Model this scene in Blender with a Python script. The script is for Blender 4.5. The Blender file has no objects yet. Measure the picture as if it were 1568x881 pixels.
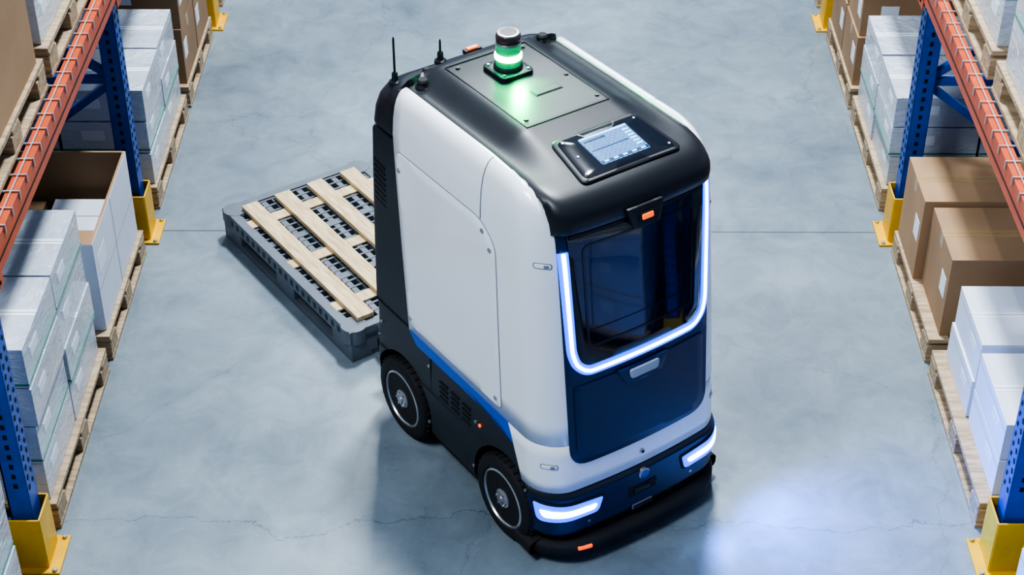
import bpy, bmesh, math, random
from mathutils import Vector, Matrix
random.seed(7)
scene=bpy.context.scene
try:
    scene.view_settings.view_transform='AgX'
    scene.view_settings.look='AgX - High Contrast'
except Exception as e: print(e)

# ---------------------------------------------------------------- materials
def newmat(name):
    m=bpy.data.materials.new(name); m.use_nodes=True
    nt=m.node_tree; b=nt.nodes['Principled BSDF']
    return m,nt,b
def pmat(name,col,rough=.5,metal=0,noise=0,nscale=8,bump=0,bscale=60,coat=0,emis=None,estr=0,spec=None):
    m,nt,b=newmat(name)
    b.inputs['Base Color'].default_value=(*col,1)
    b.inputs['Roughness'].default_value=rough
    b.inputs['Metallic'].default_value=metal
    b.inputs['Coat Weight'].default_value=coat
    if spec is not None: b.inputs['Specular IOR Level'].default_value=spec
    tc=nt.nodes.new('ShaderNodeTexCoord')
    if noise>0:
        n=nt.nodes.new('ShaderNodeTexNoise'); n.inputs['Scale'].default_value=nscale; n.inputs['Detail'].default_value=5
        nt.links.new(tc.outputs['Object'],n.inputs['Vector'])
        r=nt.nodes.new('ShaderNodeValToRGB')
        r.color_ramp.elements[0].position=.3; r.color_ramp.elements[1].position=.7
        r.color_ramp.elements[0].color=(*[c*(1-noise) for c in col],1)
        r.color_ramp.elements[1].color=(*[min(1,c*(1+noise)) for c in col],1)
        nt.links.new(n.outputs['Fac'],r.inputs['Fac']); nt.links.new(r.outputs['Color'],b.inputs['Base Color'])
    if bump>0:
        n2=nt.nodes.new('ShaderNodeTexNoise'); n2.inputs['Scale'].default_value=bscale; n2.inputs['Detail'].default_value=4
        nt.links.new(tc.outputs['Object'],n2.inputs['Vector'])
        bp=nt.nodes.new('ShaderNodeBump'); bp.inputs['Strength'].default_value=bump; bp.inputs['Distance'].default_value=.01
        nt.links.new(n2.outputs['Fac'],bp.inputs['Height']); nt.links.new(bp.outputs['Normal'],b.inputs['Normal'])
    if emis:
        b.inputs['Emission Color'].default_value=(*emis,1); b.inputs['Emission Strength'].default_value=estr
    return m

M={}
M['white']=pmat('robot_white_paint',(.88,.90,.93),.26,coat=.5,noise=.015,nscale=3)
M['dark']=pmat('robot_charcoal_plastic',(.018,.022,.029),.42,noise=.08,bump=.05,bscale=400)
M['black']=pmat('robot_black_plastic',(.016,.018,.023),.38,noise=.08,bump=.04,bscale=400,spec=.45)
M['gap']=pmat('seam_gap',(.008,.008,.010),.7)
M['seam']=pmat('panel_seam',(.22,.24,.28),.6)
M['glass']=pmat('dark_glass',(.002,.006,.020),.06,coat=.3)
M['glassin']=pmat('dark_glass_inner',(.008,.011,.020),.16)
M['navyspill']=pmat('navy_panel_led_spill',(.005,.020,.072),.33)  # navy panel colour, pushed bluer to carry the LED spill
M['blue']=pmat('blue_stripe',(.01,.09,.50),.35)
M['led']=pmat('led_core',(.7,.85,1),.4,emis=(.32,.64,1),estr=8)
M['ledglow']=pmat('led_blue_glow',(.0,.06,.6),.4,emis=(.0,.075,1),estr=2.6)  # stands in for the blue bloom around the LED cores
M['rubber']=pmat('tyre_rubber',(.015,.015,.017),.75,bump=.3,bscale=90)
M['rim']=pmat('rim_metal',(.55,.57,.6),.3,metal=.9)
M['hub']=pmat('hub_metal',(.42,.42,.44),.35,metal=.8)
M['rimd']=pmat('rim_dark',(.04,.042,.047),.4,metal=.5)
M['orange']=pmat('orange_lamp',(.9,.15,.03),.3,emis=(1,.12,.01),estr=1.1)
M['green']=pmat('beacon_green_lens',(.005,.24,.11),.15,coat=.5,emis=(0,.8,.26),estr=.35)
M['greenl']=pmat('beacon_green_led',(.1,1,.5),.3,emis=(.02,1,.32),estr=60)
M['smoke']=pmat('beacon_smoke_cap',(.045,.03,.03),.18,coat=.5)
M['metal']=pmat('brushed_metal',(.45,.46,.48),.35,metal=.8)
M['plate']=pmat('grey_plate',(.38,.42,.48),.4)
M['pgrey']=pmat('pallet_grey_plastic',(.125,.145,.175),.5,noise=.12,nscale=10)
M['pdark']=pmat('pallet_dark_plastic',(.025,.03,.038),.6)
M['steelblue']=pmat('rack_blue_paint',(.006,.070,.38),.35,noise=.12,nscale=12)
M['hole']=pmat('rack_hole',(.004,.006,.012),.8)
M['beam']=pmat('beam_orange_paint',(.54,.090,.030),.42,noise=.12,nscale=10)
M['yellow']=pmat('guard_yellow_paint',(.75,.42,.01),.42,noise=.1,nscale=10)
M['wire']=pmat('deck_wire',(.62,.63,.65),.35,metal=.6)
M['label']=pmat('paper_label',(.75,.80,.86),.6)
M['tape']=pmat('packing_tape',(.42,.28,.15),.25)
M['strap']=pmat('green_strap',(.08,.26,.19),.4)
M['greyline']=pmat('carton_seam',(.24,.27,.31),.7)

def wood(name,c1,c2):
    m,nt,b=newmat(name)
    tc=nt.nodes.new('ShaderNodeTexCoord'); mp=nt.nodes.new('ShaderNodeMapping')
    mp.inputs['Scale'].default_value=(3,22,22)
    n=nt.nodes.new('ShaderNodeTexNoise'); n.inputs['Scale'].default_value=2.5; n.inputs['Detail'].default_value=8; n.inputs['Distortion'].default_value=.6
    nt.links.new(tc.outputs['Object'],mp.inputs[0]); nt.links.new(mp.outputs[0],n.inputs['Vector'])
    r=nt.nodes.new('ShaderNodeValToRGB'); r.color_ramp.elements[0].position=.32; r.color_ramp.elements[1].position=.66
    r.color_ramp.elements[0].color=(*c1,1); r.color_ramp.elements[1].color=(*c2,1)
    nt.links.new(n.outputs['Fac'],r.inputs['Fac']); nt.links.new(r.outputs['Color'],b.inputs['Base Color'])
    b.inputs['Roughness'].default_value=.75
    bp=nt.nodes.new('ShaderNodeBump'); bp.inputs['Strength'].default_value=.25; bp.inputs['Distance'].default_value=.004
    nt.links.new(n.outputs['Fac'],bp.inputs['Height']); nt.links.new(bp.outputs['Normal'],b.inputs['Normal'])
    return m
M['plank']=wood('light_plank_wood',(.44,.32,.18),(.68,.54,.34))
M['wood']=wood('pallet_wood',(.28,.20,.12),(.50,.38,.25))

def cardboard(name,col):
    m,nt,b=newmat(name)
    tc=nt.nodes.new('ShaderNodeTexCoord')
    n=nt.nodes.new('ShaderNodeTexNoise'); n.inputs['Scale'].default_value=3; n.inputs['Detail'].default_value=6
    nt.links.new(tc.outputs['Object'],n.inputs['Vector'])
    oi=nt.nodes.new('ShaderNodeObjectInfo')
    r=nt.nodes.new('ShaderNodeValToRGB'); r.color_ramp.elements[0].position=.3; r.color_ramp.elements[1].position=.75
    r.color_ramp.elements[0].color=(*[c*.85 for c in col],1); r.color_ramp.elements[1].color=(*[c*1.12 for c in col],1)
    nt.links.new(n.outputs['Fac'],r.inputs['Fac'])
    hs=nt.nodes.new('ShaderNodeHueSaturation')
    mr=nt.nodes.new('ShaderNodeMapRange'); mr.inputs[3].default_value=.88; mr.inputs[4].default_value=1.12
    nt.links.new(oi.outputs['Random'],mr.inputs[0]); nt.links.new(mr.outputs[0],hs.inputs['Value'])
    nt.links.new(r.outputs['Color'],hs.inputs['Color']); nt.links.new(hs.outputs['Color'],b.inputs['Base Color'])
    b.inputs['Roughness'].default_value=.8
    return m
M['card']=cardboard('cardboard',(.37,.23,.13))
M['carddark']=cardboard('cardboard_inside',(.24,.15,.09))

def wrapmat(name,col,rough):
    m,nt,b=newmat(name)
    tc=nt.nodes.new('ShaderNodeTexCoord')
    n=nt.nodes.new('ShaderNodeTexNoise'); n.inputs['Scale'].default_value=2.6; n.inputs['Detail'].default_value=5
    nt.links.new(tc.outputs['Object'],n.inputs['Vector'])
    r=nt.nodes.new('ShaderNodeValToRGB'); r.color_ramp.elements[0].position=.3; r.color_ramp.elements[1].position=.65
    r.color_ramp.elements[0].color=(*[c*.74 for c in col],1); r.color_ramp.elements[1].color=(*col,1)
    nt.links.new(n.outputs['Fac'],r.inputs['Fac']); nt.links.new(r.outputs['Color'],b.inputs['Base Color'])
    mp=nt.nodes.new('ShaderNodeMapping'); mp.inputs['Scale'].default_value=(4,4,11); mp.inputs['Rotation'].default_value=(.5,.4,.4)
    nt.links.new(tc.outputs['Object'],mp.inputs[0])
    n3=nt.nodes.new('ShaderNodeTexNoise'); n3.inputs['Scale'].default_value=2.4; n3.inputs['Detail'].default_value=5; n3.inputs['Distortion'].default_value=1.6
    nt.links.new(mp.outputs[0],n3.inputs['Vector'])
    bp=nt.nodes.new('ShaderNodeBump'); bp.inputs['Strength'].default_value=1.0; bp.inputs['Distance'].default_value=.05
    nt.links.new(n3.outputs['Fac'],bp.inputs['Height'])
    bp2=nt.nodes.new('ShaderNodeBump'); bp2.inputs['Strength'].default_value=.35; bp2.inputs['Distance'].default_value=.02
    nt.links.new(n3.outputs['Fac'],bp2.inputs['Height']); nt.links.new(bp2.outputs['Normal'],b.inputs['Normal'])
    b.inputs['Roughness'].default_value=.5; b.inputs['Coat Weight'].default_value=1.0; b.inputs['Coat Roughness'].default_value=.09
    nt.links.new(bp.outputs['Normal'],b.inputs['Coat Normal'])
    return m
M['wrap']=wrapmat('stretch_wrapped_white_carton',(.58,.63,.72),.3)
M['wcard']=pmat('white_cardboard',(.64,.69,.80),.6,noise=.05,nscale=4)

# floor
def floormat():
    m,nt,b=newmat('polished_concrete')
    N=nt.nodes.new; L=nt.links.new
    tc=N('ShaderNodeTexCoord')
    n1=N('ShaderNodeTexNoise'); n1.inputs['Scale'].default_value=.8; n1.inputs['Detail'].default_value=8; n1.inputs['Roughness'].default_value=.6
    n2=N('ShaderNodeTexNoise'); n2.inputs['Scale'].default_value=4.5; n2.inputs['Detail'].default_value=9; n2.inputs['Roughness'].default_value=.7; n2.inputs['Distortion'].default_value=.8
    L(tc.outputs['Object'],n1.inputs['Vector']); L(tc.outputs['Object'],n2.inputs['Vector'])
    r1=N('ShaderNodeValToRGB'); r1.color_ramp.elements[0].position=.3; r1.color_ramp.elements[1].position=.7
    r1.color_ramp.elements[0].color=(.158,.198,.232,1); r1.color_ramp.elements[1].color=(.275,.328,.370,1)
    L(n1.outputs['Fac'],r1.inputs['Fac'])
    r2=N('ShaderNodeValToRGB'); r2.color_ramp.elements[0].position=.26; r2.color_ramp.elements[1].position=.60
    r2.color_ramp.elements[0].color=(.70,.72,.74,1); r2.color_ramp.elements[1].color=(1,1,1,1)
    L(n2.outputs['Fac'],r2.inputs['Fac'])
    mx=N('ShaderNodeMix'); mx.data_type='RGBA'; mx.blend_type='MULTIPLY'; mx.inputs[0].default_value=1
    L(r1.outputs['Color'],mx.inputs[6]); L(r2.outputs['Color'],mx.inputs[7])
    sp=N('ShaderNodeSeparateXYZ'); L(tc.outputs['Object'],sp.inputs[0])
    def line(src,target,width,noise=None,amp=0):
        v=src
        if noise is not None:
            mm=N('ShaderNodeMath'); mm.operation='MULTIPLY_ADD'; mm.inputs[1].default_value=amp; L(noise,mm.inputs[0]); L(src,mm.inputs[2]); v=mm.outputs[0]
        s=N('ShaderNodeMath'); s.operation='SUBTRACT'; s.inputs[1].default_value=target; L(v,s.inputs[0])
        a=N('ShaderNodeMath'); a.operation='ABSOLUTE'; L(s.outputs[0],a.inputs[0])
        mr=N('ShaderNodeMapRange'); mr.inputs[1].default_value=width*.4; mr.inputs[2].default_value=width; mr.inputs[3].default_value=1; mr.inputs[4].default_value=0
        L(a.outputs[0],mr.inputs[0]); return mr.outputs[0]
    nc=N('ShaderNodeTexNoise'); nc.inputs['Scale'].default_value=1.6; nc.inputs['Detail'].default_value=9; nc.inputs['Roughness'].default_value=.62
    L(tc.outputs['Object'],nc.inputs['Vector'])
    j=line(sp.outputs['Y'],7.40,.007)
    c=line(sp.outputs['Y'],5.50,.0040,nc.outputs['Fac'],.55)
    vo=N('ShaderNodeTexVoronoi'); vo.feature='DISTANCE_TO_EDGE'; vo.inputs['Scale'].default_value=.42
    va=N('ShaderNodeVectorMath'); va.operation='MULTIPLY_ADD'; va.inputs[1].default_value=(.5,.5,.5)
    L(nc.outputs['Color'],va.inputs[0]); L(tc.outputs['Object'],va.inputs[2]); L(va.outputs[0],vo.inputs['Vector'])
    mv=N('ShaderNodeMapRange'); mv.inputs[1].default_value=.0004; mv.inputs[2].default_value=.0018; mv.inputs[3].default_value=.28; mv.inputs[4].default_value=0
    L(vo.outputs['Distance'],mv.inputs[0])
    cm=N('ShaderNodeMath'); cm.operation='MULTIPLY'; cm.inputs[1].default_value=.55; L(c,cm.inputs[0])
    jm=N('ShaderNodeMath'); jm.operation='MULTIPLY'; jm.inputs[1].default_value=.75; L(j,jm.inputs[0])
    m1=N('ShaderNodeMath'); m1.operation='MAXIMUM'; L(cm.outputs[0],m1.inputs[0]); L(jm.outputs[0],m1.inputs[1])
    m2=N('ShaderNodeMath'); m2.operation='MAXIMUM'; L(m1.outputs[0],m2.inputs[0]); L(mv.outputs[0],m2.inputs[1])
    mx2=N('ShaderNodeMix'); mx2.data_type='RGBA'; L(m2.outputs[0],mx2.inputs[0]); L(mx.outputs[2],mx2.inputs[6]); mx2.inputs[7].default_value=(.05,.07,.09,1)
    L(mx2.outputs[2],b.inputs['Base Color'])
    rr=N('ShaderNodeMapRange'); rr.inputs[3].default_value=.16; rr.inputs[4].default_value=.40; L(n1.outputs['Fac'],rr.inputs[0]); L(rr.outputs[0],b.inputs['Roughness'])
    bp=N('ShaderNodeBump'); bp.inputs['Strength'].default_value=.08; bp.inputs['Distance'].default_value=.01; L(n2.outputs['Fac'],bp.inputs['Height']); L(bp.outputs['Normal'],b.inputs['Normal'])
    return m
M['floor']=floormat()

def screenmat():
    m,nt,b=newmat('screen_ui'); N=nt.nodes.new; L=nt.links.new
    tc=N('ShaderNodeTexCoord'); br=N('ShaderNodeTexBrick')
    br.inputs['Scale'].default_value=22; br.inputs['Color1'].default_value=(.045,.13,.33,1); br.inputs['Color2'].default_value=(.06,.16,.38,1); br.inputs['Mortar'].default_value=(.12,.28,.52,1); br.inputs['Mortar Size'].default_value=.03
    L(tc.outputs['Object'],br.inputs['Vector']); L(br.outputs['Color'],b.inputs['Emission Color'])
    b.inputs['Base Color'].default_value=(.01,.015,.02,1); b.inputs['Emission Strength'].default_value=2.2; b.inputs['Roughness'].default_value=.5; b.inputs['Specular IOR Level'].default_value=.2
    return m
M['screen']=screenmat()
M['uibar']=pmat('screen_ui_bar',(.05,.1,.15),.5,emis=(.22,.58,1),estr=2.6,spec=.2)
M['uidark']=pmat('screen_ui_dark',(.01,.02,.03),.5,emis=(.01,.07,.20),estr=1,spec=.2)

# ---------------------------------------------------------------- mesh builder
class MB:
    def __init__(s): s.v=[];s.f=[];s.m=[];s.sm=[];s.mats=[]
    def mi(s,k):
        if k not in s.mats: s.mats.append(k)
        return s.mats.index(k)
    def add(s,vs,fs,mat,smooth=False):
        o=len(s.v); s.v+= [tuple(p) for p in vs]; k=s.mi(mat)
        for f in fs: s.f.append(tuple(i+o for i in f)); s.m.append(k); s.sm.append(smooth)
    def box(s,c,d,mat,rot=None):
        x,y,z=[q/2 for q in d]
        vs=[Vector(p) for p in [(-x,-y,-z),(x,-y,-z),(x,y,-z),(-x,y,-z),(-x,-y,z),(x,-y,z),(x,y,z),(-x,y,z)]]
        if rot is not None: vs=[rot@p for p in vs]
        C=Vector(c); s.add([p+C for p in vs],[(0,3,2,1),(4,5,6,7),(0,1,5,4),(1,2,6,5),(2,3,7,6),(3,0,4,7)],mat)
    def bb(s,x0,x1,y0,y1,z0,z1,mat): s.box(((x0+x1)/2,(y0+y1)/2,(z0+z1)/2),(abs(x1-x0),abs(y1-y0),abs(z1-z0)),mat)
    def beamseg(s,p,q,w,h,mat):
        p=Vector(p);q=Vector(q);d=q-p
        r=d.to_track_quat('X','Z').to_matrix()
        s.box((p+q)/2,(d.length,w,h),mat,r)
    def lathe(s,prof,mat,c=(0,0,0),rot=None,n=32,smooth=True):
        vs=[];fs=[]
        for (r,h) in prof:
            for i in range(n):
                t=2*math.pi*i/n; vs.append(Vector((r*math.cos(t),r*math.sin(t),h)))
        if rot is not None: vs=[rot@p for p in vs]
        C=Vector(c); vs=[p+C for p in vs]
        for j in range(len(prof)-1):
            for i in range(n):
                i2=(i+1)%n; fs.append((j*n+i,j*n+i2,(j+1)*n+i2,(j+1)*n+i))
        fs.append(tuple(reversed(range(n)))); fs.append(tuple((len(prof)-1)*n+i for i in range(n)))
        s.add(vs,fs,mat,smooth)
    def cyl(s,c,r,h,mat,rot=None,n=20): s.lathe([(r,-h/2),(r,h/2)],mat,c,rot,n,True)
    def obj(s,name,parent=None,bevel=0,seg=2,recalc=True,loc=None,rotz=0,sharp=35):
        me=bpy.data.meshes.new(name); me.from_pydata(s.v,[],s.f)
        for k in s.mats: me.materials.append(M[k])
        me.polygons.foreach_set('material_index',s.m); me.polygons.foreach_set('use_smooth',s.sm)
        if recalc:
            bm=bmesh.new(); bm.from_mesh(me); bmesh.ops.recalc_face_normals(bm,faces=bm.faces); bm.to_mesh(me); bm.free()
        try: me.set_sharp_from_angle(angle=math.radians(sharp))
        except Exception: pass
        o=bpy.data.objects.new(name,me); scene.collection.objects.link(o)
        if parent: o.parent=parent
        if loc: o.location=loc
        o.rotation_euler[2]=rotz
        if bevel>0:
            b=o.modifiers.new('bevel','BEVEL'); b.width=bevel; b.segments=seg; b.limit_method='ANGLE'; b.angle_limit=math.radians(40)
        return o

def interp(tab,z):
    if z<=tab[0][0]: return tab[0][1:]
    for a,b in zip(tab,tab[1:]):
        if z<=b[0]:
            t=(z-a[0])/(b[0]-a[0]); return tuple(p+(q-p)*t for p,q in zip(a[1:],b[1:]))
    return tab[-1][1:]

# ---------------------------------------------------------------- robot
robot=bpy.data.objects.new('autonomous_mobile_robot',None); scene.collection.objects.link(robot)
ORG=Vector((.10,5.768,0)); HEAD=math.radians(-55)
robot.location=ORG; robot.rotation_euler[2]=HEAD
BUL=.035; RF=.13; CW=.458
PROF=[(.10,.69,.455),(.36,.69,.455),(.60,.672,.452),(1.0,.636,.446),(1.4,.597,.438),(1.5,.584,.435),(1.57,.570,.430),(1.62,.548,.421),(1.65,.522,.411),(1.672,.490,.398),(1.683,.465,.385),(1.687,.44,.372)]
def prof(z): return interp(PROF,z)
def drop(b,w,r=RF,bul=BUL):
    ab=min(abs(b),w-1e-4); d=bul*(ab/w)**2
    t=ab-(w-r)
    if t>0: d+= r-math.sqrt(max(0,r*r-t*t))
    return d
def fpos(b,z,off=0):
    af,w=prof(z); return (af-drop(b,w)+off, -b, z)
def spos(a,z,off=0,side=1):
    af,w=prof(z); return (a, -side*(w+off), z)
def openring(ast,af,w,r=RF,bul=BUL,n1=14,n2=10,n3=16):
    pts=[]; ac=af-bul-r
    for i in range(n1): t=i/n1; pts.append((ast+(ac-ast)*t,w))
    for i in range(n2):
        ph=math.pi/2*i/n2; b=w-r+r*math.cos(ph); pts.append((af-bul*(b/w)**2-r+r*math.sin(ph),b))
    for i in range(n3+1):
        b=(w-r)*(1-2*i/n3); pts.append((af-bul*(b/w)**2,b))
    head=pts[:n1+n2]
    pts+= [(a,-b) for a,b in reversed(head)]
    return [(a,-b) for a,b in pts]
def closedring(ar,af,w,rf=RF,rr=.06,bul=BUL):
    pts=openring(ar+rr,af,w,rf,bul)
    out=list(pts)
    for i in range(1,8):
        ph=math.pi/2*i/8; out.append((ar+rr-rr*math.sin(ph), w-rr+rr*math.cos(ph)))
    out.append((ar,w-rr)); out.append((ar,0)); out.append((ar,-(w-rr)))
    for i in range(7,0,-1):
        ph=math.pi/2*i/8; out.append((ar+rr-rr*math.sin(ph), -(w-rr+rr*math.cos(ph))))
    return out
def loft(mb,rings,mat,closed,cap=False,smooth=True,zf=None):
    n=len(rings[0][1]); vs=[];fs=[]
    for z,pts in rings:
        for p in pts: vs.append((p[0],p[1],zf(p,z) if zf else z))
    for j in range(len(rings)-1):
        for i in range(n if closed else n-1):
            i2=(i+1)%n; fs.append((j*n+i,j*n+i2,(j+1)*n+i2,(j+1)*n+i))
    if cap:
        fs.append(tuple(reversed(range(n)))); fs.append(tuple((len(rings)-1)*n+i for i in range(n)))
    mb.add(vs,fs,mat,smooth)
def sm(t): t=max(0,min(1,t)); return t*t*(3-2*t)

# chassis with wheel arches
mb=MB()
CH=[(.115,.66,.42),(.13,.685,.445),(.16,.70,CW),(.34,.70,CW),(.365,.69,CW),(.372,.66,.452),(.60,.64,.448)]
rings=[]
for z,af,w in CH: rings.append((z,closedring(-.62,af,w,rr=.05)))
loft(mb,rings,'dark',True,True)
ch=mb.obj('chassis',robot)
WA=.385; WZ=.195
cut=MB()
ry=Matrix.Rotation(math.pi/2,3,'X')
for a in (-WA,WA):
    for s in (-1,1):
        cut.cyl((a,s*.44,WZ),.222,.24,'gap',ry,40)
co=cut.obj('cutter',robot)
bo=ch.modifiers.new('b','BOOLEAN'); bo.object=co; bo.operation='DIFFERENCE'; bo.solver='EXACT'
bpy.context.view_layer.update()
dg=bpy.context.evaluated_depsgraph_get()
nm=bpy.data.meshes.new_from_object(ch.evaluated_get(dg)); ch.modifiers.clear(); ch.data=nm
try: ch.data.set_sharp_from_angle(angle=math.radians(30))
except Exception: pass
bpy.data.objects.remove(co)

# wheels
def wheel(name,a,s):
    mb=MB(); r=Matrix.Rotation(math.pi/2*s,3,'X')
    R=.19
    mb.lathe([(.125,-.055),(.165,-.06),(.183,-.05),(R,-.035),(R,.035),(.183,.05),(.165,.058),(.140,.056),(.132,.048)],'rubber',(0,0,0),r,48)
    for i in range(36):
        t=2*math.pi*i/36
        mb.box(r@Vector((R*math.cos(t),R*math.sin(t),0)),(.012,.010,.085),'rubber',r@Matrix.Rotation(t,3,'Z'))
    mb.lathe([(.132,.03),(.134,.052),(.126,.056),(.122,.05),(.120,.02)],'rim',(0,0,0),r,48)
    mb.lathe([(.121,.022),(.119,.030),(.05,.040),(.046,.046)],'rimd',(0,0,0),r,40)
    for i in range(10):
        t=2*math.pi*i/10
        c=r@Vector((.088*math.cos(t),.088*math.sin(t),.036))
        mb.cyl(c,.011,.012,'gap',r,12)
        t2=t+math.pi/10
        mb.box(r@Vector((.083*math.cos(t2),.083*math.sin(t2),.036)),(.06,.012,.012),'rimd',r@Matrix.Rotation(t2,3,'Z'))
    mb.lathe([(.045,.03),(.043,.052),(.036,.058),(.018,.060),(.016,.066)],'hub',(0,0,0),r,28)
    for i in range(6):
        t=2*math.pi*i/6; mb.cyl(r@Vector((.031*math.cos(t),.031*math.sin(t),.059)),.005,.008,'rim',r,8)
    mb.cyl((0,0,0),.03,.1,'rimd',r,16)
    return mb.obj(name,robot,loc=(a,-s*.418,WZ-.004))
wheel('wheel_1',WA,1);wheel('wheel_2',-WA,1);wheel('wheel_3',WA,-1);wheel('wheel_4',-WA,-1)
mb=MB()
for a in (-WA,WA): mb.cyl((a,0,WZ),.02,.80,'metal',ry,12)
mb.obj('axles',robot)

# white shell
mb=MB(); rings=[]
for z in (.372,.42,.48,.54,.598): rings.append((z,openring(.50+(.40-.50)*(z-.372)/(.598-.372),*prof(z))))
loft(mb,rings,'white',False)
rings=[]
for z in (.60,.7,.8,.9,1.0,1.1,1.2,1.3,1.4,1.46,1.5,1.535,1.57,1.595,1.62,1.635,1.65,1.662,1.672,1.679,1.683,1.687):
    rings.append((z,openring(-.33-.09*(min(z,1.5)-.6)/.9,*prof(z))))
rings.append((1.686,openring(-.42,.42,.362))); rings.append((1.676,openring(-.42,.40,.352)))
def zf(p,z):
    if z<1.52: return z
    k=1-sm((abs(p[1])-.325)/.045)
    return z-(z-1.52)*.55*k*sm((p[0]-.15)/.2)
loft(mb,rings,'white',False,zf=zf)
sh=mb.obj('white_body_shell',robot,recalc=False,sharp=60)
so=sh.modifiers.new('s','SOLIDIFY'); so.thickness=.008; so.offset=-1
# inner core
mb=MB(); rings=[]
for z in (.58,.8,1.2,1.5,1.57,1.62,1.635):
    af,w=prof(z); rings.append((z,closedring(-.45,af-.07,w-.045,rf=.11,rr=.05)))
loft(mb,rings,'dark',True,True); mb.obj('inner_core',robot)
# rear column
mb=MB(); rings=[]
for z,ar,w in ((.602,-.635,.446),(.9,-.635,.440),(1.2,-.63,.434),(1.44,-.62,.430),(1.455,-.612,.423)):
    rings.append((z,closedring(ar,-.26,w,rf=.02,rr=.045,bul=0)))
loft(mb,rings,'dark',True,True); mb.obj('rear_column',robot,sharp=40)
mb=MB(); rings=[]
for z,ar,w in ((1.452,-.585,.40),(1.475,-.585,.40)):
    rings.append((z,closedring(ar,-.30,w,rf=.02,rr=.05,bul=0)))
loft(mb,rings,'gap',True,True)
rings=[]
for z,ar,w,rr in ((1.472,-.612,.420,.07),(1.48,-.622,.430,.07),(1.55,-.622,.428,.09),(1.60,-.612,.418,.10),(1.64,-.588,.400,.10),(1.66,-.56,.378,.10),(1.668,-.53,.35,.09)):
    rings.append((z,closedring(ar,-.43,w,rf=.02,rr=rr,bul=0)))
loft(mb,rings,'black',True,True); mb.obj('rear_cap',robot,sharp=40)

# roof
RP=[(-.545,1.63),(-.535,1.668),(-.52,1.680),(-.49,1.703),(-.46,1.716),(-.43,1.72),(-.2,1.722),(0,1.722),(.12,1.722),(.15,1.721),(.165,1.717),(.20,1.711),(.28,1.699),(.36,1.687),(.44,1.675),(.50,1.665),(.54,1.655),(.57,1.640),(.596,1.617),(.610,1.590),(.615,1.56),(.612,1.535),(.600,1.525),(.56,1.525)]
BM=.362
def roofpt(i,b):
    a,z=RP[i]
    k=1-sm((abs(b)-.19)/(.335-.19))
    zz=z
    if 4<=i<=17:
        zb=min(z,1.676); zz=zb+(z-zb)*k
    edge=max(0,(abs(b)-.345)/.017)
    if 1<=i<=18: zz-= .006*edge*edge
    s=sm((a-.15)/.4); aa=a-drop(b,.435,.12)*s
    e2=max(0,(abs(b)-.29)/.072); aa-= .022*e2*e2*sm((a-.42)/.15)
    if a<-.4: aa=a+ (.07*(abs(b)/.368)**2)*sm((-.4-a)/.12)
    return (aa,-b,zz)
mb=MB(); NB=46; vs=[];fs=[]
for i in range(len(RP)):
    for j in range(NB+1):
        b=-BM+2*BM*j/NB; vs.append(roofpt(i,b))
n=NB+1
for i in range(len(RP)-1):
    for j in range(NB): fs.append((i*n+j,(i+1)*n+j,(i+1)*n+j+1,i*n+j+1))
for j,sgn in ((0,-1),(NB,1)):
    o=len(vs)
    for i in range(len(RP)):
        p=vs[i*n+j]
        if p[0]>.40: vs.append((p[0]-.05,p[1]*1.0,p[2]-.03))
        else: vs.append((p[0],p[1]*.985,p[2]-.03))
    for i in range(len(RP)-1): fs.append((i*n+j,(i+1)*n+j,o+i+1,o+i))
mb.add(vs,fs,'black',True); mb.obj('roof_cover',robot,sharp=50)
# roof seams + details
mb=MB()
def roofbox(a,b,da,db,h,mat,z=None): mb.box((a,-b,(z if z else 1.722)+h/2-.001),(da,db,h),mat)
roofbox(.148,0,.004,.38,.003,'gap')
roofbox(-.13,-.19,.56,.003,.003,'gap')
roofbox(-.13,.19,.56,.003,.003,'gap')
roofbox(-.41,0,.003,.38,.003,'gap')
roofbox(-.045,-.035,.048,.125,.003,'gap'); roofbox(-.045,-.035,.038,.115,.005,'black')
for (a,b) in ((-.10,-.17),(.10,-.17),(-.38,.15),(.10,.16),(-.38,-.16)):
    mb.cyl((a,-b,1.724),.009,.005,'dark',None,16)
mb.obj('roof_details',robot)

# patch / band helpers -------------------------------------------------
def roundpoly(pts,rad,seg=6):
    out=[];n=len(pts)
    if not isinstance(rad,(list,tuple)): rad=[rad]*n
    for i in range(n):
        p=Vector(pts[i]);a=Vector(pts[i-1]);b=Vector(pts[(i+1)%n]); r=rad[i]
        if r<=0: out.append(tuple(p)); continue
        u=(a-p);v=(b-p); r1=min(r,u.length*.49); r2=min(r,v.length*.49)
        A=p+u.normalized()*r1; B=p+v.normalized()*r2
        for k in range(seg+1):
            t=k/seg; q=A*(1-t)**2+p*2*t*(1-t)+B*t*t; out.append(tuple(q))
    return out
def resample(pts,closed=True,step=.02):
    out=[];n=len(pts)
    for i in range(n if closed else n-1):
        p=Vector(pts[i]);q=Vector(pts[(i+1)%n]); k=max(1,int((q-p).length/step))
        for j in range(k): out.append(tuple(p+(q-p)*j/k))
    if not closed: out.append(tuple(pts[-1]))
    return out
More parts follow.
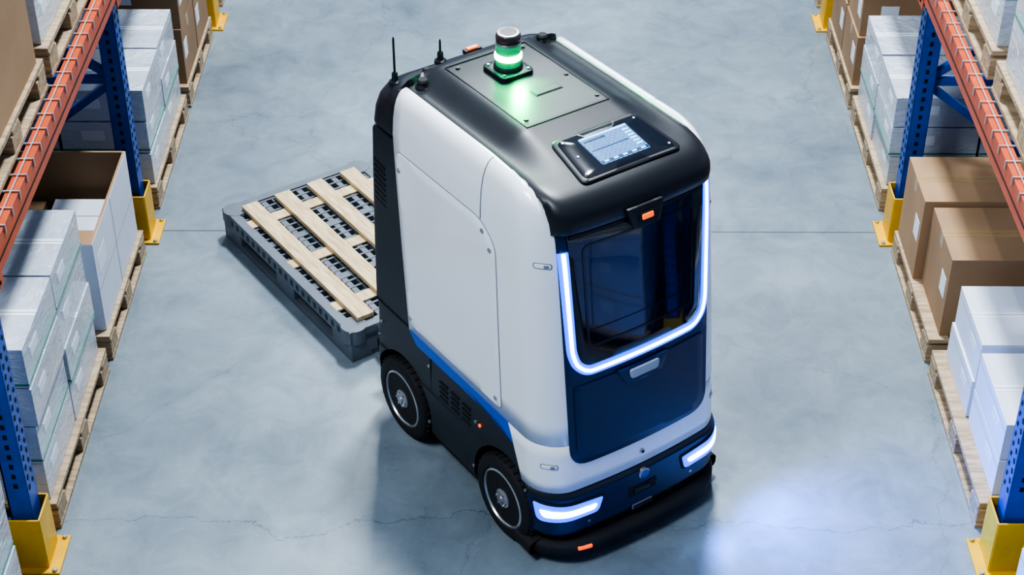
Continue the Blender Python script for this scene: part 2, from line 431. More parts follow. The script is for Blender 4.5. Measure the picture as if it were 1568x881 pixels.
def patch(mb,outline,fn,off,th,mat,inset=.003,rings=8):
    ol=resample(outline); n=len(ol); cx=sum(p[0] for p in ol)/n; cy=sum(p[1] for p in ol)/n
    vs=[fn(p[0],p[1],off-th) for p in ol]; 
    vs+=[fn(p[0],p[1],off-inset*.6) for p in ol]
    def shr(p,d):
        v=Vector((cx-p[0],cy-p[1])); l=v.length; return (p[0]+v[0]/l*d,p[1]+v[1]/l*d)
    il=[shr(p,inset) for p in ol]
    for k in range(rings):
        t=k/rings; vs+=[fn(p[0]+(cx-p[0])*t,p[1]+(cy-p[1])*t,off) for p in il]
    vs.append(fn(cx,cy,off)); fs=[]
    R=rings+2
    for j in range(R-1):
        for i in range(n):
            i2=(i+1)%n; fs.append((j*n+i,j*n+i2,(j+1)*n+i2,(j+1)*n+i))
    for i in range(n): fs.append(((R-1)*n+i,(R-1)*n+(i+1)%n,R*n))
    mb.add(vs,fs,mat,True)
def band(mb,path,width,fn,o0,o1,mat,closed=False):
    pts=resample(path,closed,.02); n=len(pts); vs=[];fs=[]
    for i in range(n):
        p=Vector(pts[i]); a=Vector(pts[i-1] if (i>0 or closed) else pts[i]); b=Vector(pts[(i+1)%n] if (i<n-1 or closed) else pts[i])
        t=(b-a).normalized(); nn=Vector((-t[1],t[0]))*width/2
        l=p+nn; r=p-nn
        vs+=[fn(l[0],l[1],o0),fn(l[0],l[1],o1),fn(r[0],r[1],o1),fn(r[0],r[1],o0)]
    for i in range(n if closed else n-1):
        j=(i+1)%n
        for k in range(3): fs.append((i*4+k,j*4+k,j*4+k+1,i*4+k+1))
    if not closed: fs+= [(0,1,2,3),((n-1)*4,(n-1)*4+3,(n-1)*4+2,(n-1)*4+1)]
    mb.add(vs,fs,mat,False)

# front panels
mb=MB()
outer=roundpoly([(.352,1.56),(.338,.49),(-.338,.49),(-.352,1.56)],[.01,.09,.09,.01])
patch(mb,outer,fpos,.006,.012,'navyspill',rings=10)
mb.obj('front_black_panel',robot)
mb=MB()
win=roundpoly([(.318,1.545),(.292,.975),(.245,.945),(-.245,.945),(-.292,.975),(-.318,1.545)],[.01,.03,.03,.03,.03,.01])
patch(mb,win,fpos,.012,.010,'glass',rings=10)
mb.obj('front_window',robot)
mb=MB()
inn=roundpoly([(.255,1.46),(.245,1.03),(-.245,1.03),(-.255,1.46)],[.03]*4)
band(mb,inn,.010,fpos,.010,.0145,'glassin',True)
band(mb,[(.24,1.10),(-.24,1.10)],.004,fpos,.010,.014,'glassin')
band(mb,[(.31,1.512),(-.31,1.512)],.014,fpos,.010,.018,'black')
mb.obj('window_inner_frame',robot)
mb=MB()
patch(mb,roundpoly([(.315,.865),(.31,.515),(-.31,.515),(-.315,.865)],[.02,.07,.07,.02]),fpos,.012,.01,'navyspill',rings=10)
patch(mb,roundpoly([(.125,.872),(.085,.795),(-.085,.795),(-.125,.872)],[.01,.015,.015,.01]),fpos,.020,.012,'navyspill',rings=4)
patch(mb,roundpoly([(.072,.862),(.066,.822),(-.066,.822),(-.072,.862)],.012),fpos,.028,.012,'plate',rings=4)
mb.obj('lower_front_plate',robot)
# LED strip
ledp=[(.334,1.455),(.318,1.02),(.300,.965),(.256,.922),(-.262,.922),(-.304,.960),(-.322,1.02),(-.338,1.53)]
lp=[ledp[0]]+roundpoly(ledp,[0,.03,.02,.03,.03,.02,.03,0])[1:-1]+[ledp[-1]]
mb=MB(); band(mb,lp,.038,fpos,.006,.014,'ledglow'); mb.obj('led_strip_blue_glow_band',robot)  # halo of the strip drawn as a wider glowing band
mb=MB(); band(mb,lp,.0135,fpos,.012,.017,'led'); mb.obj('led_strip',robot)
# sensor housing under lip
mb=MB()
patch(mb,roundpoly([(.085,1.572),(.06,1.49),(-.06,1.49),(-.085,1.572)],[.01,.015,.015,.01]),fpos,.058,.05,'black',rings=4)
patch(mb,roundpoly([(.036,1.548),(.036,1.514),(-.036,1.514),(-.036,1.548)],.008),fpos,.064,.01,'gap',rings=3)
patch(mb,roundpoly([(.026,1.542),(.026,1.521),(-.026,1.521),(-.026,1.542)],.005),fpos,.068,.01,'orange',rings=3)
mb.obj('front_sensor',robot)

# side panels both sides
for sd in (1,-1):
    fn=lambda a,z,off,sd=sd: spos(a,z,off,sd)
    mb=MB()
    ol=roundpoly([(-.392,1.44),(-.315,.635),(.355,.635),(.30,1.37),(.20,1.44)],[.03,.03,.02,.05,.05])
    patch(mb,ol,fn,.005,.008,'white',inset=.004,rings=10)
    band(mb,ol,.006,fn,-.001,.0020,'seam',True)
    patch(mb,[(-.325,.599),(.398,.599),(.435,.52),(.36,.552),(-.27,.552)],fn,.003,.014,'blue',inset=.002,rings=4)
    for (a,z) in ((-.37,1.36),(-.31,.67),(.27,1.34),(.32,.67),(.22,1.40)):
        af,w=prof(z); mb.cyl((a,-sd*(w+.006),z),.010,.006,'metal',ry,14)
    mb.obj('side_panel' ,robot)
    mb=MB(); C=CW+.0005
    for i in range(4):
        for k in range(3):
            a0=-.10+k*.085; z0=.47-i*.026
            mb.beamseg((a0,-sd*.4525,z0),(a0+.06,-sd*.4525,z0-.0),.004,.008,'gap')
    for (a,z) in ((-.56,.5),(.17,.44),(-.18,.5)):
        mb.cyl((a,-sd*.4515,z),.008,.008,'metal',ry,12)
    for (a,z) in ((-.18,.2),(.16,.2),(.53,.34)):
        mb.cyl((a,-sd*C,z),.008,.006,'metal',ry,12)
    mb.cyl((.20,-sd*.452,.44),.008,.008,'orange',ry,12)
    for i in range(9):
        z0=1.30-i*.026; mb.beamseg((-.585,-sd*.433,z0+.006),(-.50,-sd*.433,z0-.006),.006,.009,'gap')
    mb.beamseg((-.61,-sd*.446,.60),(-.34,-sd*.446,.60),.006,.006,'gap')
    mb.beamseg((-.17,-sd*.450,.13),(-.17,-sd*.450,.59),.004,.003,'gap')
    mb.obj('side_vents',robot)
# pillar recesses & seam
mb=MB()
def corner(phi,z,off):
    af,w=prof(z); r=RF; b=w-r+(r+off)*math.cos(phi); a=af-BUL*((w-r+r*math.cos(phi))/w)**2-r+(r+off)*math.sin(phi); return (a,-b,z)
for zc in (1.40,.50):
    for sd in (1,-1):
        fn=lambda p,z,off,sd=sd:(lambda q:(q[0],q[1]*sd,q[2]))(corner(p/.13,z,off))
        c0=.13*.85
        patch(mb,roundpoly([(c0-.034,zc+.012),(c0-.034,zc-.012),(c0+.034,zc-.012),(c0+.034,zc+.012)],.011),fn,.002,.008,'seam',inset=.002,rings=3)
        patch(mb,roundpoly([(c0-.030,zc+.009),(c0-.030,zc-.009),(c0+.030,zc-.009),(c0+.030,zc+.009)],.009),fn,.003,.006,'white',inset=.002,rings=3)
        patch(mb,roundpoly([(c0+.004,zc+.006),(c0+.004,zc-.006),(c0+.022,zc-.006),(c0+.022,zc+.006)],.005),fn,.0045,.006,'seam',inset=.001,rings=2)
for sd in (1,-1):
    pts=[]
    for z in (1.44,1.5,1.535,1.57,1.595,1.62,1.65,1.672,1.683,1.687):
        af,w=prof(z); pts.append((.20,-sd*(w+.0012),z))
    for p,q in zip(pts,pts[1:]): mb.beamseg(p,q,.003,.003,'seam')
mb.obj('pillar_details',robot)

# front base lights, bumper
def cwrap(s,z,off=0):
    w=CW;r=RF; sg=1 if s>=0 else -1; s=abs(s); L1=w-r
    if s<=L1: b=s+0; a=.70-BUL*(b/w)**2+off; return (a,-sg*b,z)
    ph=(s-L1)/r
    if ph<math.pi/2:
        b=L1+(r+off)*math.sin(ph); bb=L1+r*math.sin(ph); a=.70-BUL*(bb/w)**2-r+(r+off)*math.cos(ph); return (a,-sg*b,z)
    ex=(ph-math.pi/2)*r; return (.70-BUL-r-ex,-sg*(w+off),z)
mb=MB()
for sg in (1,-1):
    fn=lambda s,z,off,sg=sg:cwrap(sg*s,z,off)
    patch(mb,roundpoly([(.19,.312),(.50,.332),(.48,.228),(.21,.228)],[.012,.01,.025,.02]),fn,.008,.02,'gap',rings=4)
    patch(mb,roundpoly([(.200,.305),(.490,.324),(.472,.235),(.220,.235)],[.012,.01,.025,.02]),fn,.011,.01,'ledglow',rings=4)  # blue glow around the headlight, drawn as an emissive patch
    patch(mb,roundpoly([(.228,.284),(.462,.296),(.448,.262),(.240,.260)],[.012,.01,.012,.012]),fn,.016,.012,'led',rings=4)
mb.obj('headlights',robot)
mb=MB()
patch(mb,roundpoly([(.53,.345),(.51,.165),(-.51,.165),(-.53,.345)],.02),cwrap,.003,.01,'navyspill',rings=12)  # blue headlight tint on the base front, painted as a patch
patch(mb,roundpoly([(.07,.275),(.07,.225),(-.07,.225),(-.07,.275)],.006),cwrap,.006,.01,'gap',rings=3)
patch(mb,roundpoly([(.045,.262),(.045,.24),(-.03,.24),(-.03,.262)],.004),cwrap,.012,.012,'dark',rings=3)
patch(mb,roundpoly([(.05,.175),(.05,.15),(-.05,.15),(-.05,.175)],.004),cwrap,.006,.01,'metal',rings=3)
patch(mb,roundpoly([(.046,.171),(.046,.154),(-.046,.154),(-.046,.171)],.004),cwrap,.008,.01,'black',rings=3)
rx=Matrix.Rotation(math.pi/2,3,'Y')
mb.lathe([(.026,0),(.026,.014),(.021,.018),(.019,.014)],'metal',(.695,0,.325),rx,24)
mb.lathe([(.018,0),(.018,.012),(.010,.018)],'blue',(.70,0,.325),rx,20)
for b in (.26,-.26): mb.cyl(cwrap(b,.195,.002),.007,.006,'metal',rx,12)
mb.cyl(fpos(0,.43,.003),.011,.006,'metal',rx,16); mb.cyl(fpos(0,.43,.006),.006,.006,'gap',rx,12)
mb.obj('front_base_details',robot)
mb=MB()
CS=[(-.07,.055),(-.01,.042),(.012,.05),(.02,.065),(.02,.095),(.012,.108),(-.01,.114),(-.07,.118)]
rings=[]
for o,z in CS: rings.append((z,openring(.60,.725+o,.466+o,r=.19+o,bul=.045)))
loft(mb,rings,'rubber',False)
mb.obj('bumper',robot,sharp=60)
mb=MB(); rings=[]
for z in (.06,.125): rings.append((z,closedring(.55-.9,.69,.41,rf=.15,rr=.05)))
loft(mb,rings,'gap',True,True)
patch(mb,roundpoly([(.33,.103),(.33,.088),(.27,.088),(.27,.103)],.004),lambda s,z,off:(.725+.022-.045*(s/.466)**2-(.0 if s<.276 else (.19-math.sqrt(.19**2-(s-.276)**2)))+off,-s,z),.003,.01,'orange',rings=2)
mb.obj('underbody',robot)

# screen console on sloped hood
slope=math.atan2(1.711-1.665,.50-.20)
R=Matrix.Rotation(slope,3,'Y')
def con(da,db,h):
    return Vector((.385,.028,1.6835))+R@Vector((da,-db,h))
mb=MB()
def slab(ol,h0,h1,mat,inset=.003):
    patch(mb,ol,lambda x,y,o:con(x,y,o),h1,h1-h0,mat,inset=inset,rings=3)
slab(roundpoly([(-.125,.200),(.132,.230),(.132,-.230),(-.125,-.200)],.035),-.02,.009,'black',.008)
slab(roundpoly([(-.108,.183),(.116,.210),(.116,-.210),(-.108,-.183)],.028),.0,.011,'glassin',.002)
slab(roundpoly([(-.080,.105),(.080,.105),(.080,-.115),(-.080,-.115)],.006),.0,.014,'screen',.001)
slab([(-.077,.102),(-.068,.102),(-.068,-.112),(-.077,-.112)],.01,.0155,'uibar',.0005)
slab([(.064,.102),(.077,.102),(.077,-.112),(.064,-.112)],.01,.0155,'uidark',.0005)
for k in range(5):
    y=.090-k*.042; slab([(.066,y),(.075,y),(.075,y-.02),(.066,y-.02)],.01,.0162,'uibar',.0004)
for k in range(6):
    x=-.054+k*.018; slab([(x,-.080),(x+.008,-.080),(x+.008,-.107),(x,-.107)],.01,.0155,'uibar',.0004)
slab([(-.057,.095),(-.049,.095),(-.049,.0),(-.057,.0)],.01,.0155,'uidark',.0004)
slab([(-.0,.095),(.004,.095),(.004,-.07),(-.0,-.07)],.01,.0155,'uidark',.0004)
for (x,y) in ((-.09,.165),(-.09,-.165),(.095,.19),(.095,-.19),(0,.160)):
    mb.cyl(con(x,y,.012),.005,.004,'metal',R,10)
mb.obj('touchscreen_console',robot)

# beacon
BX=-.25
mb=MB()
pl=roundpoly([(-.075,.075),(.075,.075),(.075,-.075),(-.075,-.075)],.022)
patch(mb,pl,lambda x,y,o:(BX+x,y,1.722+o),.018,.02,'dark',rings=3)
for x in (-.056,.056):
    for y in (-.056,.056): mb.cyl((BX+x,y,1.742),.006,.006,'metal',None,10)
ZB=-.020
mb.lathe([(.058,0),(.058,.010),(.050,.018),(.048,.026)],'black',(BX,0,1.738),None,36)
mb.lathe([(.047,0),(.050,.006),(.050,.052),(.047,.056)],'green',(BX,0,1.768+ZB),None,36)
mb.lathe([(.050,0),(.054,.004),(.054,.018),(.050,.022)],'greenl',(BX,0,1.802+ZB),None,36)
mb.lathe([(.047,0),(.050,.006),(.050,.038),(.047,.042)],'green',(BX,0,1.824+ZB),None,36)
mb.lathe([(.050,0),(.050,.008),(.046,.010)],'metal',(BX,0,1.866+ZB),None,36)
mb.lathe([(.048,0),(.050,.006),(.049,.028),(.044,.034)],'smoke',(BX,0,1.874+ZB),None,36)
mb.lathe([(.045,0),(.043,.004),(.036,.005)],'metal',(BX,0,1.908+ZB),None,30)
mb.cyl((BX,0,1.912+ZB),.034,.004,'smoke',None,24)
mb.obj('green_beacon',robot,sharp=50)

# roof knobs & antennas
mb=MB()
def knob(a,b,z,s=1):
    mb.lathe([(.032*s,0),(.032*s,.010*s),(.022*s,.016*s),(.018*s,.026*s)],'black',(a,-b,z),None,20)
    mb.lathe([(.022*s,0),(.024*s,.008*s),(.018*s,.016*s)],'gap',(a,-b,z+.024*s),None,20)
knob(-.40,.300,1.672); knob(-.44,-.30,1.672); knob(-.50,.22,1.663,.7)
def ant(a,b,z,h):
    mb.lathe([(.026,0),(.024,.012),(.013,.018),(.012,.045),(.008,.052)],'black',(a,-b,z),None,18)
    mb.lathe([(.005,0),(.0045,h-.01),(.002,h)],'gap',(a,-b,z+.045),None,10)
ant(-.52,.355,1.655,.16); ant(-.555,.12,1.66,.06)
mb.box((-.55,.03,1.672),(.03,.075,.02),'black'); mb.box((-.55,.03,1.678),(.018,.05,.02),'orange')
mb.obj('antennas_and_knobs',robot)

# tow coupler
mb=MB()
mb.box((-.66,-.33,.30),(.10,.05,.04),'metal'); mb.box((-.72,-.33,.27),(.05,.09,.03),'dark'); mb.cyl((-.72,-.33,.28),.018,.10,'metal')
mb.box((-.66,-.33,.36),(.06,.03,.05),'metal'); mb.beamseg((-.62,-.25,.33),(-.93,-.25,.14),.03,.03,'metal'); mb.beamseg((-.62,.2,.30),(-.93,.2,.14),.03,.03,'metal')
mb.box((-.64,0,.3),(.05,.7,.05),'dark')
mb.obj('tow_coupler',robot,bevel=.004)

# robot lamps
def spot(name,loc,direc,energy,col,size,blend=.8,soft=.05):
    l=bpy.data.lights.new(name,'SPOT'); l.energy=energy; l.color=col; l.spot_size=math.radians(size); l.spot_blend=blend; l.shadow_soft_size=soft
    o=bpy.data.objects.new(name,l); scene.collection.objects.link(o); o.parent=robot; o.location=loc
    o.rotation_euler=Vector(direc).to_track_quat('-Z','Y').to_euler()
    return o
spot('headlight_beam_1',(.74,.42,.28),(1,.35,-.10),95,(.03,.20,1),150,1,.06)
spot('headlight_beam_2',(.78,-.33,.28),(1,-.35,-.10),110,(.03,.20,1),150,1,.06)
spot('beacon_lamp',(BX+.075,0,1.79),(.6,0,-.30),22,(.0,1,.22),130,1,.012)

# ---------------------------------------------------------------- plastic pallet with planks
pp=bpy.data.objects.new('plastic_pallet',None); scene.collection.objects.link(pp)
pp.location=ORG; pp.rotation_euler[2]=HEAD
A0,A1,B0,B1=-2.22,-.94,-.41,.41
mb=MB()
def pb(a0,a1,b0,b1,z0,z1,mat='pgrey'): mb.bb(a0,a1,-b0,-b1,z0,z1,mat)
rimw=.045
pb(A0,A1,B1-rimw,B1,.10,.172);pb(A0,A1,B0,B0+rimw,.10,.172)
pb(A0,A0+rimw,B0+rimw,B1-rimw,.10,.172);pb(A1-rimw,A1,B0+rimw,B1-rimw,.10,.172)
for i in range(1,24):
    a=A0+(A1-A0)*i/24; w=.012 if i%4 else .045
    pb(a-w/2,a+w/2,B0+rimw,B1-rimw,.135,.166)
for i in range(1,16):
    b=B0+(B1-B0)*i/16; w=.010 if i%4 else .03
    pb(A0+rimw,A1-rimw,b-w/2,b+w/2,.13,.163)
pb(A0+.03,A1-.03,B0+.03,B1-.03,.10,.105,'pdark')
for a in (A0+.09,(A0+A1)/2,A1-.09):
    for b in (B0+.075,0,B1-.075):
        pb(a-.09,a+.09,b-.07,b+.07,.03,.135)
for b in (B0+.06,0,B1-.06): pb(A0,A1,b-.055,b+.055,0,.032)
for a in (A0+.06,(A0+A1)/2,A1-.06): pb(a-.055,a+.055,B0+.11,B1-.11,.001,.031)
for i in range(22):
    a=A0+.05+(A1-A0-.1)*i/21; pb(a-.012,a+.012,B1-.001,B1+.0015,.118,.15,'pdark')
for i in range(12):
    b=B0+.07+(B1-B0-.14)*i/11; pb(A0-.0015,A0+.001,b-.015,b+.015,.118,.15,'pdark')
for (a,b) in ((A0+.05,B1-.05),(A0+.05,B0+.05),(A1-.05,B1-.05),(A1-.05,B0+.05)):
    mb.cyl((a,-b,.135),.062,.078,'pgrey',None,24)
mb.obj('frame',pp,bevel=.004)
mb=MB()
for i,b in enumerate((.290,.105,-.085,-.280)):
    mb.box(((A0+A1)/2+.01,-b,.185),(A1-A0-.13,.088,.024),'plank')
for a in (A0+.22,(A0+A1)/2,A1-.22): mb.box((a,0,.169),(.07,.74,.010),'plank')
mb.obj('planks',pp,bevel=.002)

# ---------------------------------------------------------------- floor
mb=MB(); mb.add([(-14,-4,0),(14,-4,0),(14,30,0),(-14,30,0)],[(0,1,2,3)],'floor'); mb.obj('floor')

# ---------------------------------------------------------------- racks
YS=[2.70,5.04,7.38,9.72,12.06]; DEP=1.05; BZ=1.355; BH=.125; HT=4.2
for s in (-1,1):
    rk=bpy.data.objects.new('pallet_rack',None); scene.collection.objects.link(rk)
    mb=MB(); hl=MB(); gd=MB(); bm_=MB(); wr=MB()
    for y in YS:
        for xi,x in enumerate((1.955,1.955+DEP-.09)):
            X=s*x
            mb.bb(X-.045,X+.045,y-.05,y-.044,0,HT,'steelblue')
            mb.bb(X-.045,X+.045,y+.044,y+.05,0,HT,'steelblue')
            xf=X-s*.042
            mb.bb(xf-.003,xf+.003,y-.05,y+.05,0,HT,'steelblue')
            mb.bb(X+s*.039,X+s*.045,y-.05,y-.02,0,HT,'steelblue'); mb.bb(X+s*.039,X+s*.045,y+.02,y+.05,0,HT,'steelblue')
            if xi==0:
                z=.4
                while z<2.6:
                    for dy in (-.024,.024): hl.box((X-s*.0455,y+dy,z),(.002,.014,.022),'hole',Matrix.Rotation(.35*(1 if dy>0 else -1),3,'X'))
                    hl.box((X,y-.0505,z+.025),(.016,.002,.022),'hole')
                    z+=.05
            mb.bb(X-.07,X+.07,y-.07,y+.07,0,.008,'steelblue')
        zz=.18; k=0
        xa=s*1.995; xb=s*(1.955+DEP-.13)
        while zz<3.6:
            mb.beamseg((xa,y,zz),(xb,y,zz),.035,.035,'steelblue')
            nz=zz+.72
            mb.beamseg((xa,y,zz+.03) if k%2 else (xb,y,zz+.03),(xb,y,nz-.03) if k%2 else (xa,y,nz-.03),.035,.035,'steelblue')
            zz=nz;k+=1
        X=s*1.955; gx=X-s*.070
        gd.bb(gx-.004,gx+.004,y-.078,y+.078,.006,.27,'yellow')
        for dy in (-.078,.078): gd.bb(gx,X+s*.055,y+dy-.004,y+dy+.004,.006,.27,'yellow')
        gd.bb(X-s*.12,X+s*.06,y-.11,y+.11,0,.012,'yellow')
        for dy in (-.095,.095): gd.cyl((X-s*.10,y+dy,.016),.011,.014,'metal',None,8)
    for y0,y1 in zip(YS,YS[1:]):
        for z in (BZ,BZ+1.75):
            for xi,x in enumerate((1.905,1.955+DEP-.08)):
                X=s*x
                bm_.bb(X-.025,X+.025,y0+.055,y1-.055,z,z+BH,'beam')
                if xi==0: bm_.bb(X-s*.026-.0015,X-s*.026+.0015,y0+.07,y1-.07,z+.045,z+.052,'hole')
                for ye in (y0,y1):
                    sg=1 if ye==y0 else -1
                    bm_.bb(X-s*.026-.003,X-s*.026+.003,ye,ye+sg*.075,z-.04,z+.17,'beam')
                    for q in (0,.05,.15): bm_.cyl((X-s*.031,ye+sg*.03,z-.01+q),.008,.006,'hole',Matrix.Rotation(math.pi/2,3,'Y'),10)
            yy=y0+.08
            while yy<y1-.07:
                wr.bb(s*1.878,s*(1.955+DEP-.06),yy-.003,yy+.003,z+BH+.001,z+BH+.007,'wire')
                wr.bb(s*1.873,s*1.879,yy-.003,yy+.003,z+BH-.03,z+BH+.007,'wire')
                yy+=.115
            xx=1.905
            while xx<1.955+DEP-.08:
                wr.bb(s*xx-.0025,s*xx+.0025,y0+.07,y1-.07,z+BH+.007,z+BH+.012,'wire'); xx+=.11
    mb.obj('upright_frames',rk); hl.obj('post_holes',rk); gd.obj('yellow_post_guards',rk,bevel=.002); bm_.obj('orange_beams',rk,bevel=.003); wr.obj('wire_decking',rk)

# ---------------------------------------------------------------- wooden pallets
def wpallet(s,y0,y1,z0=0,x0=1.885,dx=1.0):
    mb=MB(); X0,X1=s*x0,s*(x0+dx); L=y1-y0
    a,b=min(X0,X1),max(X0,X1)
    for x in (a+.05,(a+b)/2,b-.05):
        mb.bb(x-.05,x+.05,y0,y1,z0,z0+.02,'wood')
        for y in (y0+.07,(y0+y1)/2,y1-.07): mb.bb(x-.048,x+.048,y-.065,y+.065,z0+.02,z0+.095,'wood')
    for y in (y0+.06,(y0+y1)/2,y1-.06): mb.bb(a,b,y-.05,y+.05,z0+.095,z0+.115,'wood')
    for i in range(6):
        x=a+.05+(dx-.1)*i/5
        j=random.uniform(-.004,.004); mb.bb(x-.048,x+.048,y0+j,y1+j,z0+.115,z0+.137,'wood')
    return mb.obj('wooden_pallet',bevel=.002)
PT=.138
def carton(s,x0,x1,y0,y1,z0,z1,mat='card',label=True,tape=True,name='cardboard_box',rz=0):
    mb=MB(); cx=s*(x0+x1)/2; cy=(y0+y1)/2; sx=(x1-x0);sy=(y1-y0); h=z1-z0
    mb.bb(-sx/2,sx/2,-sy/2,sy/2,0,h,mat)
    tm='tape' if mat=='card' else 'greyline'
    if tape:
        w=.028 if mat=='card' else .003
        mb.bb(-sx/2-.0008,sx/2+.0008,-w,w,h-.0005,h+.0012,tm)
        for q in (-1,1): mb.bb(q*sx/2-.001,q*sx/2+.001,-w,w,h-.07,h+.001,tm)
    mb.bb(-sx/2+.001,sx/2-.001,-.0015,.0015,h,h+.0016,'greyline' if mat!='card' else 'carddark')
    if label:
        fx=-s*sx/2
        ly=-sy*.30; lz=h*.55
        mb.bb(fx-.0015,fx+.0015,ly-.045,ly+.045,lz-.055,lz+.055,'label')
        mb.bb(-.12,-.02,-sy/2-.0015,-sy/2+.0015,lz-.03,lz+.04,'label')
    return mb.obj(name,bevel=.004,loc=(cx,cy,z0),rotz=rz)
def stack(s,x0,x1,y0,y1,z0,nx,ny,nz,h,mat='wrap',name='wrapped_carton_stack',strap=True,skip=()):
    mb=MB(); cx=s*(x0+x1)/2; cy=(y0+y1)/2; dx=(x1-x0)/nx; dy=(y1-y0)/ny
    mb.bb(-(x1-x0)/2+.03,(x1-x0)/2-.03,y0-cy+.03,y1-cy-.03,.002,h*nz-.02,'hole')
    for k in range(nz):
        for i in range(nx):
            for j in range(ny):
                if (i,j,k) in skip: continue
                X=s*(x0+dx*(i+.5))-cx+random.uniform(-.008,.008); Y=y0+dy*(j+.5)-cy+random.uniform(-.006,.006)
                g=.008; z=k*h
                mb.bb(X-dx/2+g,X+dx/2-g,Y-dy/2+g,Y+dy/2-g,z+.001,z+h-.006,mat)
                mb.bb(X-dx/2+g,X+dx/2-g,Y-.02,Y+.02,z+h-.007,z+h-.0045,'label')
                mb.bb(X-dx/2+g,X+dx/2-g,Y-.0015,Y+.0015,z+h-.007,z+h-.0035,'greyline')
                fx=X-s*(dx/2-g)
                mb.bb(fx-.001,fx+.001,Y-dy*.3,Y-dy*.08,z+h*.42,z+h*.68,'label')
                mb.bb(fx-.0012,fx+.0012,Y-dy/2+.01,Y+dy/2-.01,z+h-.045,z+h-.042,'greyline')
                fy=Y-(dy/2-g); mb.bb(X-dx*.25,X,fy-.001,fy+.001,z+h*.4,z+h*.7,'label')
                if strap and k%2==1:
                    mb.bb(fx-.002,fx+.002,Y-dy/2+g,Y+dy/2-g,z+.012,z+.022,'strap')
                    mb.bb(X-dx/2+g,X+dx/2-g,fy-.002,fy+.002,z+.012,z+.022,'strap')
    return mb.obj(name,bevel=.010,seg=3,loc=(cx,cy,z0))

FX=1.90
# LEFT side, floor level
L=-1
wpallet(L,5.20,6.24); stack(L,FX,2.83,5.22,6.22,PT,2,2,4,.195)
wpallet(L,6.32,7.20)
mb=MB(); X0,X1,Y0,Y1,Z0,Z1=-2.80,-1.91,6.37,7.17,PT,.62; t=.012
mb.bb(X0,X1,Y0,Y1,Z0,Z0+t,'carddark')
for (a,b,c,d,fm) in ((X1-t,X1,Y0,Y1,0),(X0,X0+t,Y0,Y1,0),(X0+t,X1-t,Y0,Y0+t,0),(X0+t,X1-t,Y1-t,Y1,0)):
    mb.bb(a,b,c,d,Z0,Z1,'card')
mb.bb(X1,X1+.002,Y0,Y1,Z0+.001,Z1-.002,'wcard'); mb.bb(X0,X1,Y0-.002,Y0,Z0+.001,Z1-.002,'wcard')
mb.bb(X1+.002,X1+.003,Y0+.05,Y0+.2,.42,.52,'label'); mb.bb(X1+.002,X1+.003,Y0+.01,Y1-.01,.36,.364,'greyline')
mb.bb(X1+.002,X1+.003,6.76,6.765,Z0,Z1-.01,'greyline')
mb.obj('open_carton',bevel=.002)
carton(L,1.95,2.28,6.42,6.72,PT+.014,.46,'card'); carton(L,2.32,2.72,6.42,6.80,PT+.014,.50,'wcard'); carton(L,1.95,2.26,6.78,7.08,PT+.014,.40,'wcard'); carton(L,2.32,2.68,6.84,7.12,PT+.014,.36,'card')
wpallet(L,7.60,8.58); stack(L,FX,2.83,7.63,8.55,PT,2,2,3,.185)
wpallet(L,8.66,9.54)
carton(L,FX,2.36,8.70,9.10,PT,.48); carton(L,FX,2.36,9.12,9.52,PT,.48); carton(L,2.38,2.83,8.70,9.10,PT,.48);carton(L,2.38,2.83,9.12,9.52,PT,.48)
carton(L,FX,2.38,8.71,9.10,.482,.80); carton(L,1.92,2.38,9.12,9.52,.482,.80); carton(L,2.40,2.83,8.80,9.52,.482,.80)
wpallet(L,9.94,10.9); stack(L,FX,2.83,9.97,10.87,PT,2,2,3,.24,'card','carton_stack',False)
wpallet(L,3.0,4.8); stack(L,FX,2.83,3.05,4.75,PT,2,3,3,.22)
# LEFT upper level
UZ=BZ+BH+.013; UX=1.935
wpallet(L,5.25,6.24,UZ,UX); carton(L,UX+.02,2.85,5.28,6.20,UZ+PT,UZ+PT+.75)
wpallet(L,6.32,7.24,UZ,UX); stack(L,UX+.02,2.88,6.34,7.22,UZ+PT,2,2,3,.22,'wrap')
wpallet(L,7.60,8.9,UZ,UX); carton(L,UX+.02,2.85,7.65,8.8,UZ+PT,UZ+PT+.7)
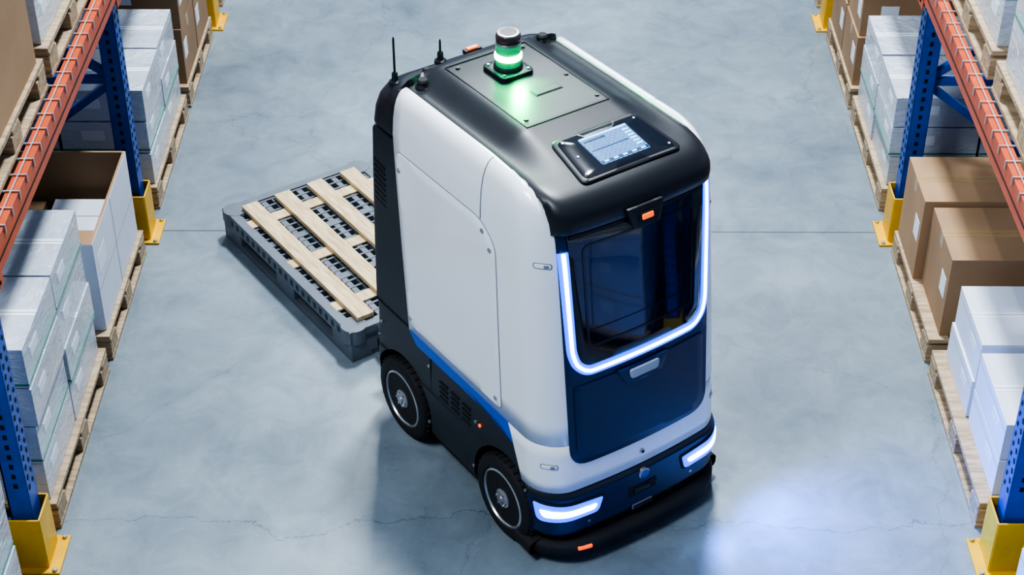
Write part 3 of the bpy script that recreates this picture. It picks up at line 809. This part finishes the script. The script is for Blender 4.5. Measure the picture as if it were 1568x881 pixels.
# RIGHT side floor level
Rr=1
wpallet(Rr,5.22,6.24)
stack(Rr,1.94,2.83,5.76,6.20,PT,2,1,2,.20,'wcard','white_carton_stack',False)
stack(Rr,1.94,2.83,5.26,5.74,PT,2,1,2,.19,'wcard','white_carton_stack',False)
wpallet(Rr,6.32,7.22)
carton(Rr,FX+.04,2.83,6.35,6.78,PT,.56); carton(Rr,FX,2.83,6.80,7.20,PT,.58)
wpallet(Rr,7.60,8.58); stack(Rr,FX,2.83,7.63,8.55,PT,2,2,3,.175,'wrap')
wpallet(Rr,8.66,9.54)
carton(Rr,FX,2.36,8.70,9.10,PT,.44); carton(Rr,FX,2.36,9.12,9.52,PT,.44); carton(Rr,2.38,2.83,8.70,9.10,PT,.44);carton(Rr,2.38,2.83,9.12,9.52,PT,.44)
carton(Rr,FX+.01,2.36,8.72,9.10,.442,.70); carton(Rr,2.38,2.80,8.72,9.10,.442,.70); carton(Rr,FX+.01,2.5,9.12,9.5,.442,.70)
wpallet(Rr,9.94,10.9); stack(Rr,FX,2.83,9.97,10.87,PT,2,2,3,.24,'wrap')
wpallet(Rr,3.0,4.8); stack(Rr,FX,2.83,3.05,4.75,PT,2,3,3,.22,'wcard','white_carton_stack',False)
# RIGHT upper
wpallet(Rr,6.32,7.24,UZ,UX); stack(Rr,UX+.02,2.88,6.34,7.22,UZ+PT,2,2,3,.22,'wrap')
wpallet(Rr,5.25,6.24,UZ,UX); stack(Rr,UX+.02,2.85,5.28,6.20,UZ+PT,2,2,3,.22,'wrap')
wpallet(Rr,7.60,8.9,UZ,UX); carton(Rr,UX+.02,2.85,7.65,8.8,UZ+PT,UZ+PT+.7)

# ---------------------------------------------------------------- lights
def area(name,loc,target,sx,sy,energy,col=(1,1,1)):
    l=bpy.data.lights.new(name,'AREA'); l.shape='RECTANGLE'; l.size=sx; l.size_y=sy; l.energy=energy; l.color=col
    o=bpy.data.objects.new(name,l); scene.collection.objects.link(o); o.location=loc
    o.rotation_euler=(Vector(target)-Vector(loc)).to_track_quat('-Z','Y').to_euler(); return o
area('front_left_fill',(.45,8.9,9.0),(0,6.2,0),.8,1.1,1120,(.90,.96,1))
area('front_left_fill',(0,15.5,9.0),(0,10.5,0),1.6,3.0,640,(.88,.95,1))
area('front_left_fill',(-3.2,2.2,8.0),(0,5.7,.6),2.0,2.0,500,(.88,.95,1))  # added fill from the front left, brightens the robot's side panel
w=bpy.data.worlds.new('warehouse_world'); scene.world=w; w.use_nodes=True
bg=w.node_tree.nodes['Background']; bg.inputs[0].default_value=(.40,.63,.92,1); bg.inputs[1].default_value=.34

# ---------------------------------------------------------------- camera
cam=bpy.data.cameras.new('camera'); co=bpy.data.objects.new('camera',cam); scene.collection.objects.link(co)
co.location=(0,0,5); co.rotation_euler=(math.radians(90-35.9),0,.0048); cam.lens=60.84; cam.sensor_width=36; cam.clip_end=200
scene.camera=co
